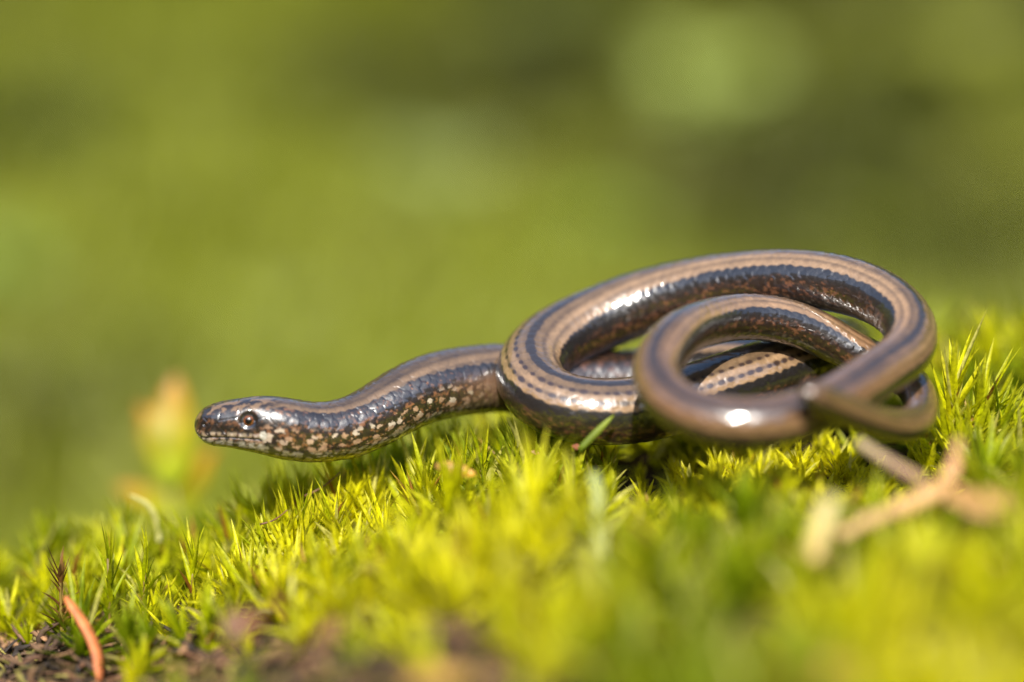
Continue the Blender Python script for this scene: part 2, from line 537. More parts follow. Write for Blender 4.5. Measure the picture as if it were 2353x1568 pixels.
# neck: brown plain flank fading from the mottled throat to the first coil
neck_plain = smooth(34, 46, SS) * smooth(64, 57, SS)
npl = mixc_(np.ones_like(col) * L(0.115, 0.066, 0.040), np.ones_like(col) * L(0.05, 0.035, 0.022), smooth(100, 140, absA))
npl = npl * (0.8 + 0.4 * fbm(SS / 1.2, tt / 0.7, 91))[..., None] * scale_j[..., None]
col = mixc_(col, npl, neck_plain * smooth(8, 26, absA - edge_a))
# mottled head and throat
mott = smooth(50, 34, SS + 6 * (fbm(SS / 4, tt / 4, 95) - 0.5))
base_side = mixc_(np.ones_like(col) * L(0.016, 0.011, 0.009), np.ones_like(col) * L(0.17, 0.075, 0.033), smooth(0.54, 0.78, fbm(SS / 0.5, tt / 0.45, 101, 3)))
w1, w2, wid = worley((SS + 0.5 * fbm(SS / 0.5, tt / 0.5, 7)) / 1.4, (tt + 0.7 * fbm(SS / 0.5, tt / 0.5, 8)) / 1.05, 111)
rag = 0.60 * (fbm(SS / 0.35, tt / 0.35, 121) - 0.5)
spot = smooth(0.46, 0.34, w1 + rag + 0.34 * (wid < 0.34) + 0.10 * smooth(98, 76, absA))
pale = mixc_(np.ones_like(col) * L(0.32, 0.195, 0.12), np.ones_like(col) * L(0.46, 0.38, 0.29), smooth(0.6, 0.95, wid)) * (0.65 + 0.6 * fbm(SS / 0.3, tt / 0.3, 131))[..., None]
side_c = mixc_(base_side, pale, spot * smooth(64, 84, absA))
# throat: crowded pale marks with black between
v1, v2, vid = worley((SS + 0.4 * fbm(SS / 0.4, tt / 0.4, 9)) / 1.05, tt / 0.72, 141)
thr = mixc_(np.ones_like(col) * L(0.020, 0.018, 0.014), np.ones_like(col) * L(0.29, 0.25, 0.18) * (0.7 + 0.5 * vid[..., None]), smooth(0.50, 0.36, v1 + 0.4 * (fbm(SS / 0.3, tt / 0.3, 151) - 0.5) + 0.2 * (vid < 0.3)))
side_c = mixc_(side_c, thr, smooth(108, 126, absA + 8 * wob))
# a black band under the pale back, with a few pale marks crossing it
band = smooth(-2, 4, absA - edge_a + 4 * wob) * smooth(32, 22, absA - edge_a + 6 * wob) * smooth(13, 18, SS)
side_c = mixc_(side_c, np.ones_like(col) * L(0.014, 0.012, 0.013), band * 0.72 * (1 - 0.9 * spot * (wid > 0.52)))
# crown: beige with dark crumbs
crumb = fbm(SS / 0.8, tt / 0.65, 161, 3)
crown = mixc_(np.ones_like(col) * L(0.17, 0.103, 0.053), np.ones_like(col) * L(0.020, 0.013, 0.009), smooth(0.46, 0.56, crumb))
crown_w = smooth(13.5, 10, SS)
backc = mixc_(col, crown, crown_w)
hc = mixc_(backc, side_c, smooth(-3, 5, absA - (edge_a + 10 * crown_w) - 10 * (fbm(SS / 1.3, tt / 1.3, 171) - 0.5)))
# face: dark round the eye and along the lore, pale lip shields
face = smooth(11.8, 10.2, SS)
lo = smooth(46, 56, absA) * smooth(104, 94, absA) * face
hc = mixc_(hc, base_side * 0.6, lo * 0.95)
lipp = np.exp(-((dm + 0.55) / 0.42) ** 4) * smooth(11.4, 10.4, SS) * smooth(0.5, 1.4, SS)
fa = (SS / 1.22 + 0.25 * (np.floor(SS / 1.22) % 2)) % 1.0
lips = lipp * smooth(0.30, 0.18, np.abs(fa - 0.5) + 0.35 * (fbm(SS / 0.4, tt / 0.4, 181) - 0.5))
hc = mixc_(hc, np.ones_like(col) * L(0.24, 0.18, 0.11), lips * 0.8)
chin_sp = smooth(0.4, 0.9, dm) * smooth(2.0, 1.4, dm) * face * smooth(0.34, 0.22, np.abs((SS / 1.75 + 0.3) % 1.0 - 0.5) + 0.4 * (fbm(SS / 0.5, tt / 0.5, 191) - 0.5))
hc = mixc_(hc, np.ones_like(col) * L(0.38, 0.35, 0.28), chin_sp * 0.9)
hc = mixc_(hc, np.ones_like(col) * L(0.012, 0.010, 0.009), np.exp(-(dm / 0.16) ** 2) * mouth_w * 0.9)
# the big pale shield behind the mouth's corner
dsp = np.hypot((SS - 10.9) / 0.55, ((absA - 97) * math.pi / 180 * RR) / 0.75)
hc = mixc_(hc, np.ones_like(col) * L(0.42, 0.40, 0.33), smooth(1.15, 0.85, dsp + 0.5 * (fbm(SS / 0.4, tt / 0.4, 195) - 0.5)))
hc = mixc_(hc, np.ones_like(col) * L(0.010, 0.008, 0.007), smooth(1.55, 1.2, de))
hc = mixc_(hc, np.ones_like(col) * L(0.006, 0.005, 0.005), np.exp(-(dn / 0.26) ** 2))
hc = mixc_(hc, hc * 0.45, joint * plate_w * 0.7)
col = mixc_(col, hc, mott)
col = np.clip(col, 0.004, 0.75)

nr = len(S)
vi = np.arange(nr * NA).reshape(nr, NA)
bf = np.stack([vi[:-1], np.roll(vi, -1, 1)[:-1], np.roll(vi, -1, 1)[1:], vi[1:]], -1).reshape(-1, 4)
caps = [np.stack([np.full(NA - 2, vi[0, 0]), vi[0, 2:], vi[0, 1:-1]], 1), np.stack([np.full(NA - 2, vi[-1, 0]), vi[-1, 1:-1], vi[-1, 2:]], 1)]

skin, n, l, b, out = nodes_of('slow worm skin')
ta = n.new('ShaderNodeAttribute'); ta.attribute_name = 'tint'
geo = n.new('ShaderNodeNewGeometry')
nz = n.new('ShaderNodeTexNoise'); nz.inputs['Scale'].default_value = 1900; nz.inputs['Detail'].default_value = 3
l.new(geo.outputs['Position'], nz.inputs['Vector'])
mr = n.new('ShaderNodeMapRange'); mr.inputs['To Min'].default_value = 0.75; mr.inputs['To Max'].default_value = 1.25
l.new(nz.outputs['Fac'], mr.inputs['Value'])
mu = n.new('ShaderNodeVectorMath'); mu.operation = 'SCALE'
l.new(ta.outputs['Color'], mu.inputs[0]); l.new(mr.outputs[0], mu.inputs['Scale'])
l.new(mu.outputs[0], b.inputs['Base Color'])
b.inputs['Roughness'].default_value = 0.33
b.inputs['Specular IOR Level'].default_value = 0.55
b.inputs['Coat Weight'].default_value = 0.85
b.inputs['Coat Roughness'].default_value = 0.10
b.inputs['Coat IOR'].default_value = 1.85
bp = n.new('ShaderNodeBump'); bp.inputs['Strength'].default_value = 0.22; bp.inputs['Distance'].default_value = 0.0002
l.new(nz.outputs['Fac'], bp.inputs['Height']); l.new(bp.outputs[0], b.inputs['Normal'])

mid = at(1400, 1020, -4)
worm = empty('slow_worm', (mid[0], mid[1], float(ground_z(mid[0], mid[1]))))
tag(worm, 'glossy brown legless lizard coiled on moss with its speckled head stretched out', 'slow worm')
body = mesh_from('body', V.reshape(-1, 3), [bf] + caps, skin, worm, colors=col.reshape(-1, 3))


# --- eyes
def dome_mesh(radius, ang0, ang1, nseg=40, nrng=14):
    """band of a sphere round +Z from polar angle ang0 to ang1"""
    pol = np.linspace(ang0, ang1, nrng)
    az = np.linspace(0, 2 * math.pi, nseg, endpoint=False)
    P, A = np.meshgrid(pol, az, indexing='ij')
    v = radius * np.stack([np.sin(P) * np.cos(A), np.sin(P) * np.sin(A), np.cos(P)], -1).reshape(-1, 3)
    q = np.arange(nrng * nseg).reshape(nrng, nseg)
    f = np.stack([q[:-1], q[1:], np.roll(q, -1, 1)[1:], np.roll(q, -1, 1)[:-1]], -1).reshape(-1, 4)
    return v, f


def eye_mat(name, c0, c1, scale):
    m, n, l, b, out = nodes_of(name)
    geo = n.new('ShaderNodeNewGeometry')
    t = n.new('ShaderNodeTexNoise'); t.inputs['Scale'].default_value = scale; t.inputs['Detail'].default_value = 3
    l.new(geo.outputs['Position'], t.inputs['Vector'])
    r = n.new('ShaderNodeValToRGB')
    r.color_ramp.elements[0].position, r.color_ramp.elements[0].color = 0.38, c0 + (1,)
    r.color_ramp.elements[1].position, r.color_ramp.elements[1].color = 0.62, c1 + (1,)
    l.new(t.outputs['Fac'], r.inputs[0]); l.new(r.outputs[0], b.inputs['Base Color'])
    b.inputs['Roughness'].default_value = 0.25
    b.inputs['Coat Weight'].default_value = 1.0
    b.inputs['Coat Roughness'].default_value = 0.05
    return m


M_LID = eye_mat('eyelid skin', (0.006, 0.005, 0.004), (0.022, 0.014, 0.009), 3000)
M_LID.node_tree.nodes['Principled BSDF'].inputs['Coat Weight'].default_value = 0.25
M_LID.node_tree.nodes['Principled BSDF'].inputs['Roughness'].default_value = 0.45
M_IRIS = eye_mat('copper iris', (0.055, 0.016, 0.004), (0.22, 0.070, 0.017), 5000)
M_PUPIL = eye_mat('pupil', (0.002, 0.002, 0.002), (0.004, 0.003, 0.003), 2000)
ie = int(np.argmin(np.abs(S - EYE_S)))
for sd in (1, -1):
    ja = int(np.argmin(np.abs(np.degrees(ANG) - sd * EYE_A)))
    pos = V[ie, ja]
    d = NRM[ie] * math.cos(math.radians(EYE_A + 12)) + BIN[ie] * sd * math.sin(math.radians(EYE_A + 12))
    d = d + T[ie] * -0.08
    d /= np.linalg.norm(d)
    zax = d
    xax = np.cross(UPW, zax); xax /= np.linalg.norm(xax)
    yax = np.cross(zax, xax)
    Mx = np.stack([xax, yax, zax], 1)
    cen = pos - d * 0.74
    v, f = dome_mesh(1.08, 0.0, 2.2)
    eye = mesh_from('eye', v @ Mx.T + cen, f, M_LID, worm)
    v, f = dome_mesh(1.100, 0.47, 0.80)
    v2 = v.copy()
    mesh_from('iris', v2 @ Mx.T + cen, f, M_IRIS, eye)
    v, f = dome_mesh(1.109, 0.0, 0.485)
    mesh_from('pupil', v @ Mx.T + cen, f, M_PUPIL, eye)

# samples of the body for keeping the moss out of it
bs = np.arange(0, LEN, 1.2)
BC = np.stack([np.interp(bs, arc, fine[:, k]) for k in range(3)], 1)
BR = np.interp(bs, arc, rads)


def inside_body(pts, pad=0.15):
    hit = np.zeros(len(pts), bool)
    for a in range(0, len(pts), 20000):
        q = pts[a:a + 20000]
        d2 = ((q[:, None, :] - BC[None]) ** 2).sum(-1)
        hit[a:a + 20000] = (d2 < (BR[None] + pad) ** 2).any(1)
    return hit

# ---------------------------------------------------------------- moss
def leaf_blades(base, direc, length, width, curl, rng, seg=4, keel=0.35):
    """many pointed, keeled blades at once. base, direc (n,3); length, width, curl (n,).
    returns verts (n, 3*seg+1, 3), faces for one blade, along-coordinate (3*seg+1,)"""
    n_ = len(base)
    d = direc / np.linalg.norm(direc, axis=1)[:, None]
    ref = np.where(np.abs(d[:, 2:3]) > 0.98, np.array([[1.0, 0, 0]]), np.array([[0, 0, 1.0]]))
    sidev = np.cross(d, ref)
    sidev /= np.linalg.norm(sidev, axis=1)[:, None]
    upv = np.cross(sidev, d)
    tw = rng.uniform(-0.7, 0.7, n_)[:, None]
    sidev, upv = sidev * np.cos(tw) + upv * np.sin(tw), upv * np.cos(tw) - sidev * np.sin(tw)
    us = np.linspace(0, 1, seg + 1)
    prof = np.array([0.75, 1.0, 0.86, 0.55, 0.3, 0.2])[:seg] if seg <= 4 else np.interp(us[:-1], [0, .25, .6, 1], [.75, 1, .7, .1])
    out_v = []
    for k in range(seg):
        u = us[k]
        c = base + d * (length * (u - 0.12 * np.abs(curl) * u * u))[:, None] - upv * (length * curl * u * u)[:, None]
        w = (width * prof[k] * 0.5)[:, None]
        out_v += [c - sidev * w + upv * w * keel * 2, c, c + sidev * w + upv * w * keel * 2]
    tip = base + d * (length * (1 - 0.12 * np.abs(curl)))[:, None] - upv * (length * curl)[:, None]
    out_v.append(tip)
    v = np.stack(out_v, 1)
    quads, tris = [], []
    for k in range(seg - 1):
        o = 3 * k
        quads += [(o, o + 1, o + 4, o + 3), (o + 1, o + 2, o + 5, o + 4)]
    o = 3 * (seg - 1)
    tris += [(o, o + 1, 3 * seg), (o + 1, o + 2, 3 * seg)]
    ac = np.concatenate([np.repeat(us[:-1], 3), [1.0]])
    return v, np.array(quads), np.array(tris), ac


GREEN, LIME, YELLOW, PALE, RUST = (np.array(c) for c in ((0.21, 0.29, 0.003), (0.50, 0.53, 0.004), (0.70, 0.66, 0.006), (0.64, 0.60, 0.15), (0.28, 0.11, 0.02)))


def moss_tint(z1, z2, nleaf, rng):
    """leaf colours of a shoot from the stand it grows in"""
    w = np.clip(0.46 + (z1 - 0.5) * 3.2 + 0.55 * (z2 - 0.5) + rng.normal(0, 0.16, nleaf), 0, 1)[:, None]
    c = np.where(w < 0.5, GREEN * (1 - 2 * w) + LIME * 2 * w, LIME * (2 - 2 * w) + YELLOW * (2 * w - 1))
    k = rng.random(nleaf)[:, None]
    c = np.where(k > 0.93, PALE, c)
    c = np.where(k < 0.030, RUST, c)
    return c * rng.uniform(0.8, 1.2, (nleaf, 1))


def shoot_leaves(x, y, z, h, nleaf, ll, lw, rng, lean=None, spread=(1.25, 0.25)):
    """leaves of one upright moss shoot: spreading below, closing to an upright tuft at the tip"""
    u = np.sort(rng.random(nleaf)) ** 0.75
    az = np.arange(nleaf) * 2.39996 + rng.random() * 6.28 + rng.normal(0, 0.25, nleaf)
    pol = spread[0] * (1 - u) + spread[1] * u + rng.normal(0, 0.10, nleaf)
    lean = rng.normal(0, 0.22, 2) if lean is None else np.asarray(lean)
    stem = np.stack([lean[0] * h * u, lean[1] * h * u, h * u], 1)
    base = np.array([x, y, z]) + stem
    d = np.stack([np.sin(pol) * np.cos(az), np.sin(pol) * np.sin(az), np.cos(pol)], 1)
    d[:, 0] += lean[0] * 0.8
    d[:, 1] += lean[1] * 0.8
    length = ll * rng.uniform(0.72, 1.18, nleaf) * (0.8 + 0.3 * u)
    width = lw * rng.uniform(0.75, 1.2, nleaf)
    curl = rng.uniform(-0.12, 0.34, nleaf) * (1.2 - 0.6 * u)
    return base, d, length, width, curl


def build_blades(name, lists, tints, mat, seg=4, parent=None, cull=True, tipc=None, single=False):
    base = np.concatenate([a[0] for a in lists]); d = np.concatenate([a[1] for a in lists])
    ln = np.concatenate([a[2] for a in lists]); wd = np.concatenate([a[3] for a in lists]); cu = np.concatenate([a[4] for a in lists])
    tint = np.concatenate(tints)
    v, q, t, ac = leaf_blades(base, d, ln, wd, cu, RNG, seg)
    if cull:
        box = (v[:, :, 0] > -55).any(1) & (v[:, :, 0] < 72).any(1) & (v[:, :, 1] > -52).any(1) & (v[:, :, 1] < 38).any(1)
        keep = np.ones(len(v), bool)
        idx = np.nonzero(box)[0]
    if cull and len(idx):
        probe = v[idx][:, [1, 4, 7, -1], :] if seg >= 3 else v[idx][:, [1, -1], :]
        hit = inside_body(probe.reshape(-1, 3)).reshape(len(idx), -1).any(1)
        keep[idx[hit]] = False
        v, tint = v[keep], tint[keep]
    m_, k_ = v.shape[0], v.shape[1]
    if single:
        tip = np.array(tipc if tipc is not None else (0.56, 0.50, 0.05))
        wt = (0.45 * np.clip(ac - 0.55, 0, 1) / 0.45)[:, None]
        for k in range(m_):
            mesh_from(name, v[k], [q, t], mat, parent, colors=tint[k] * (1 - wt) + tip * wt)
        return None
    off = (np.arange(m_) * k_)[:, None, None]
    Q = (q[None] + off).reshape(-1, 4) if len(q) else np.zeros((0, 4), int)
    Tt = (t[None] + off).reshape(-1, 3)
    c = np.repeat(tint[:, None, :], k_, 1)
    tip = np.array(tipc if tipc is not None else (0.56, 0.50, 0.05))
    wt = (0.45 * np.clip(ac - 0.55, 0, 1) / 0.45)[None, :, None]
    c = c * (1 - wt) + tip * wt
    return mesh_from(name, v.reshape(-1, 3), [Q, Tt], mat, parent, colors=c.reshape(-1, 3))


def bare_edge(x):
    """depth in front of which the moss gives way to litter"""
    return np.interp(x, [-200, -77, -62, -50, -40, -20, 0, 20], [6, 4, -3, -13, -23, -45, -70, -118])


M_MOSS = leaf_material('moss leaf', 0.55, 0.40, 1400, 0.25)
lists, tints = [], []
step = 4.2
MX, MY = (g.ravel() for g in np.meshgrid(np.arange(-150, 150, step), np.arange(-128, 110, step)))
ok = np.abs(MX) <= 92 + 0.2 * np.maximum(MY, 0)
MX, MY = MX[ok], MY[ok]
MX = MX + RNG.uniform(-0.5, 0.5, len(MX)) * step
MY = MY + RNG.uniform(-0.5, 0.5, len(MY)) * step
# bare litter in front on the left, thin patches elsewhere
bare = smooth(3, -9, MY - bare_edge(MX) + 16 * (fbm(MX / 12, MY / 12, 211) - 0.5))
thin = smooth(0.54, 0.66, fbm(MX / 10, MY / 10, 223) + 0.05 * smooth(-35, -60, MY))
ok = RNG.random(len(MX)) >= np.maximum(0.94 * bare, 0.72 * thin)
MX, MY = MX[ok], MY[ok]
MZ = ground_z(MX, MY)
MH = RNG.uniform(2.4, 6.6, len(MX)) * (0.45 + 1.15 * fbm(MX / 13, MY / 13, 227))
MH = MH * (1 - 0.55 * smooth(12, 20, MX) * smooth(72, 66, MX) * smooth(-46, -38, MY) * smooth(16, 8, MY))
LOW = smooth(12, 20, MX) * smooth(70, 64, MX) * smooth(-40, -34, MY) * smooth(12, 6, MY)
for x, y, z, h, low in zip(MX, MY, MZ, MH, LOW):
    nl = int(RNG.integers(20, 30)) if abs(y) < 30 else int(RNG.integers(14, 20))
    big = 1.0 + 0.45 * (RNG.random() < 0.16)
    lists.append(shoot_leaves(x, y, z - 0.5, h, nl, RNG.uniform(5.2, 8.6) * big * (1 - 0.4 * low), RNG.uniform(0.74, 1.08) * big, RNG, None, (1.1 + 0.3 * (big > 1), 0.14)))
Z1, Z2 = fbm(MX / 24, MY / 24, 201), vnoise(MX / 8, MY / 8, 207)
tints = [moss_tint(z1, z2, len(a_[2]), RNG) for z1, z2, a_ in zip(Z1, Z2, lists)]
moss = build_blades('moss', lists, tints, M_MOSS, 4)
tag(moss, 'yellow-green moss cushion of narrow pointed leaves that the slow worm lies on', 'moss', kind='stuff')

# taller single shoots that stand out in the plane of focus
def moss_shoot(px, py_tip, Y, hgt, n_leaf, ll, lw, label, lean=(0, 0), tint=None, group=None, spread=(1.0, 0.12), tipc=None):
    p = at(px, py_tip, Y)
    g = float(ground_z(p[0], p[1]))
    h = max(p[2] - g - ll * 0.8, 2.0)
    a = shoot_leaves(p[0] - lean[0] * h, p[1] - lean[1] * h, g - 0.5, h, n_leaf, ll, lw, RNG, lean, spread)
    t = moss_tint(0.52, RNG.random(), n_leaf, RNG) if tint is None else np.array(tint) * RNG.uniform(0.75, 1.25, (n_leaf, 1))
    root = empty('moss_shoot', (p[0] - lean[0] * h, p[1] - lean[1] * h, g))
    tag(root, label, 'moss shoot', group)
    build_blades('leaf', [a], [t], M_MOSS, 5, root, tipc=tipc, single=True)
    zz = np.linspace(0, 1, 6)
    stem_pts = np.stack([p[0] - lean[0] * h + lean[0] * h * zz, p[1] - lean[1] * h + lean[1] * h * zz, g - 0.5 + h * zz], 1)
    tube('stem', stem_pts, np.linspace(0.32, 0.22, 6), M_TWIG, root, (0.16, 0.11, 0.02), 7)
    return root


M_TWIG = wood_material('dry stem and twig', 0.55, 900, 0.35)
M_BARK = wood_material('rough bark', 0.8, 500, 0.8, (1, 1, 1))
M_STRAW = leaf_material('dry blade', 0.28, 0.45, 1100, 0.4, 0.25)
M_LEAF = leaf_material('broad leaf', 0.38, 0.45, 220, 0.4, 0.2)


def tube_arrays(pts, rad, nseg=10, flat=1.0, rough=0.0, seed=0):
    pts = np.asarray(pts, float); rad = np.asarray(rad, float)
    t = np.gradient(pts, axis=0); t /= np.linalg.norm(t, axis=1)[:, None]
    nv = np.cross(t[0], [0.3, 0.2, 0.93]); nv /= np.linalg.norm(nv)
    az = np.linspace(0, 2 * math.pi, nseg, endpoint=False)
    rings = []
    for i in range(len(pts)):
        nv = nv - t[i] * np.dot(nv, t[i]); nv /= np.linalg.norm(nv)
        bv = np.cross(t[i], nv)
        rr = rad[i] * (1 + rough * (vnoise(az * 2 + seed, np.full(nseg, i * 0.6), seed) - 0.5) * 2)
        rings.append(pts[i] + (np.cos(az) * rr)[:, None] * nv + (np.sin(az) * rr * flat)[:, None] * bv)
    v = np.concatenate(rings + [pts[:1], pts[-1:]])
    q = np.arange(len(pts) * nseg).reshape(len(pts), nseg)
    f = np.stack([q[:-1], np.roll(q, -1, 1)[:-1], np.roll(q, -1, 1)[1:], q[1:]], -1).reshape(-1, 4)
    a, b_ = len(pts) * nseg, len(pts) * nseg + 1
    c0 = np.stack([np.full(nseg, a), np.roll(q[0], -1), q[0]], 1)
    c1 = np.stack([np.full(nseg, b_), q[-1], np.roll(q[-1], -1)], 1)
    return v, [f, np.concatenate([c0, c1])]


def tube(name, pts, rad, mat, parent, color, nseg=10, flat=1.0, rough=0.0, seed=0, color_end=None):
    v, f = tube_arrays(pts, rad, nseg, flat, rough, seed)
    w = np.concatenate([np.repeat(np.linspace(0, 1, len(pts)), nseg), [0, 1]])[:, None]
    c = np.array(color) * (1 - w) + np.array(color_end if color_end is not None else color) * w
    return mesh_from(name, v, f, mat, parent, colors=c)


def path(*pxs, n=14):
    """smooth course through picture points (x, y, depth)"""
    P = np.array([at(*p) for p in pxs])
    if len(P) == 2:
        P = np.array([P[0], (P[0] + P[1]) / 2, P[1]])
    ch = np.concatenate([[0], np.cumsum(np.linalg.norm(np.diff(P, axis=0), axis=1))])
    return nat_spline(ch, P, np.linspace(0, ch[-1], n))


def blade(name, pts, widths, mat, parent, color, color_end=None, keel=0.25, facing=None, thick=0.12):
    """a flat, slightly folded blade with real thickness along a course"""
    pts = np.asarray(pts); nP = len(pts)
    t = np.gradient(pts, axis=0); t /= np.linalg.norm(t, axis=1)[:, None]
    fc = np.array([0.0, -1.0, 0.35]) if facing is None else np.asarray(facing, float)
    s = np.cross(t, fc); s /= np.linalg.norm(s, axis=1)[:, None]
    nn = np.cross(s, t)
    w = np.asarray(widths)[:, None] / 2
    top = [pts - s * w + nn * w * keel, pts, pts + s * w + nn * w * keel]
    bot = [a - nn * thick for a in top]
    v = np.concatenate(top + bot)
    I = lambda k, i: k * nP + i
    q = []
    for i in range(nP - 1):
        q += [(I(0, i), I(1, i), I(1, i + 1), I(0, i + 1)), (I(1, i), I(2, i), I(2, i + 1), I(1, i + 1)),
              (I(3, i), I(3, i + 1), I(4, i + 1), I(4, i)), (I(4, i), I(4, i + 1), I(5, i + 1), I(5, i)),
              (I(0, i), I(0, i + 1), I(3, i + 1), I(3, i)), (I(2, i), I(5, i), I(5, i + 1), I(2, i + 1))]
    for i in (0, nP - 1):
        q += [(I(0, i), I(3, i), I(4, i), I(1, i)), (I(1, i), I(4, i), I(5, i), I(2, i))]
    wt = np.tile(np.linspace(0, 1, nP), 6)[:, None]
    c = np.array(color) * (1 - wt) + np.array(color_end if color_end is not None else color) * wt
    return mesh_from(name, v, np.array(q), mat, parent, colors=c)


TUFT = 'moss shoots standing proud along the cushion'
for args in (
        (2196, 765, -3, 8, 30, 11.0, 1.25, 'tall upright moss shoot with splayed pale tip beside the coils', (0.12, 0.0)),
        (2262, 812, -2, 8, 34, 11.5, 1.3, 'bushy moss shoot leaning outward beyond the tall pale-tipped shoot', (0.30, -0.05)),
):
    moss_shoot(*args, spread=(0.9, 0.22))
for px, py, Y, ln in ((2300, 880, -4, (0.35, -0.1)), (2335, 930, -3, (0.45, 0)), (2240, 890, -5, (0.15, -0.2)), (2180, 880, -4, (-0.1, 0)), (2345, 1000, -6, (0.4, -0.2)), (2215, 960, -8, (0.1, -0.2))):
    moss_shoot(px, py, Y, 7, 28, 10.5, 1.2, 'lime moss shoot in the dense tuft next to the tail bend', ln, group='moss shoots in the tuft by the tail', spread=(1.0, 0.25))
for places, lab in (
        (((655, 1130, -5, -0.15), (690, 1120, -5, 0.02), (715, 1150, -5.5, 0.25), (770, 1118, -4.5, 0.1), (835, 1145, -5.5, 0.35)), 'slender yellow-green moss shoot reaching up below the throat'),
        (((950, 1078, -5, -0.3), (985, 1062, -4.5, -0.2)), 'moss shoot leaning towards the head beside the orange bud scale'),
        (((1105, 985, -3, -0.05), (1060, 1010, -2, -0.1), (1010, 1010, 2, -0.15), (1180, 1000, -6, 0.1)), 'upright moss shoot in the gap between the neck and the dotted coil'),
        (((600, 1160, -5, -0.2), (440, 1215, -6, 0.02), (330, 1215, -6, 0.05), (245, 1190, -6, 0.0)), 'single sharp moss shoot on the open slope below the snout')):
    for px, py, Y, ln in places:
        moss_shoot(px, py, Y, 6, 22, 7.4, 0.8, lab, (ln, 0), group=TUFT, spread=(0.75, 0.10))
# withered shoot
moss_shoot(135, 1240, -7, 6, 26, 5.0, 0.7, 'withered rusty-brown moss shoot with a ragged open head', (0.0, 0), tint=(0.26, 0.13, 0.035), spread=(1.15, 0.3), tipc=(0.40, 0.26, 0.09))

# ---------------------------------------------------------------- litter and blades on the cushion
o = tube('conifer_needle', path((150, 1372, -19), (190, 1430, -21), (222, 1500, -24), (228, 1565, -27)), [0.5, 1.1, 1.3, 1.35, 1.4, 1.4, 1.4, 1.4, 1.35, 1.3, 1.2, 1.1, 0.9, 0.5], M_TWIG, None, (0.55, 0.17, 0.05), 10, 0.5, color_end=(0.45, 0.14, 0.05))
tag(o, 'thick orange-brown fallen needle standing in the dark litter', 'needle')
o = blade('bud_scale', path((1000, 1070, -16), (1045, 1078, -16.5), (1093, 1091, -17), n=9), [0.5, 1.3, 1.8, 2.0, 2.0, 1.9, 1.6, 1.1, 0.4], M_STRAW, None, (0.42, 0.22, 0.07), (0.66, 0.36, 0.05), keel=0.3)
tag(o, 'small orange-yellow bud scale lying on the moss below the neck', 'bud scale')
o = blade('grass_blade', path((1330, 1035, -13), (1372, 992, -12.5), (1412, 953, -12), n=9), [0.8, 0.9, 0.95, 1.0, 1.0, 0.9, 0.75, 0.5, 0.12], M_LEAF, None, (0.13, 0.19, 0.012), (0.24, 0.29, 0.03))
tag(o, 'short green grass blade slanting up in front of the dotted coil', 'grass blade')
o = blade('grass_blade', path((1364, 1085, -36), (1376, 1180, -41), (1380, 1285, -46), n=9), [1.2, 1.5, 1.7, 1.9, 2.0, 2.0, 2.0, 1.9, 1.6], M_STRAW, None, (0.34, 0.38, 0.14), (0.42, 0.43, 0.15))
tag(o, 'pale yellowish grass blade hanging straight down over the moss', 'grass blade')
o = blade('grass_blade', path((296, 1137, 14), (340, 1160, 14), (366, 1245, 14), n=9), [0.2, 0.5, 0.65, 0.75, 0.8, 0.8, 0.8, 0.8, 0.7], M_STRAW, None, (0.44, 0.42, 0.14))
tag(o, 'thin cream blade arching out of the moss on the empty side', 'grass blade')
o = tube('cut_stem', path((1912, 1145, -64), (1890, 1200, -65), (1866, 1290, -67)), np.linspace(1.25, 1.5, 14), M_TWIG, None, (0.56, 0.47, 0.20), 14, 0.8, 0.15, 3, color_end=(0.42, 0.28, 0.08))
tag(o, 'pale straw-coloured stump of a cut stem poking out of the moss', 'stem')
tw = empty('forked_twig', at(1960, 1215, -52))
tag(tw, 'peach-coloured forked twig lying on the moss below the tail bend', 'twig')
tube('main_stem', path((1925, 1232, -56), (2010, 1190, -53), (2110, 1150, -50), (2180, 1118, -48)), np.linspace(0.9, 1.5, 14) * (1 + 0.2 * np.sin(np.arange(14) * 1.9)), M_TWIG, tw, (0.42, 0.27, 0.11), 12, 0.85, 0.3, 5, color_end=(0.50, 0.28, 0.11))
tube('side_branch', path((2165, 1125, -48), (2190, 1075, -46), (2203, 1012, -44)), np.linspace(1.3, 0.6, 14), M_TWIG, tw, (0.50, 0.28, 0.11), 12, 0.9, 0.25, 6, color_end=(0.48, 0.24, 0.12))
o = blade('dead_grass_stalk', path((1968, 1012, -38), (2040, 1058, -42), (2125, 1108, -47), n=9), np.linspace(1.3, 1.7, 9), M_STRAW, None, (0.46, 0.36, 0.20), (0.36, 0.20, 0.13), keel=-0.3)
tag(o, 'flat greyish dead grass stalk running from the tail to the forked twig', 'grass stalk')


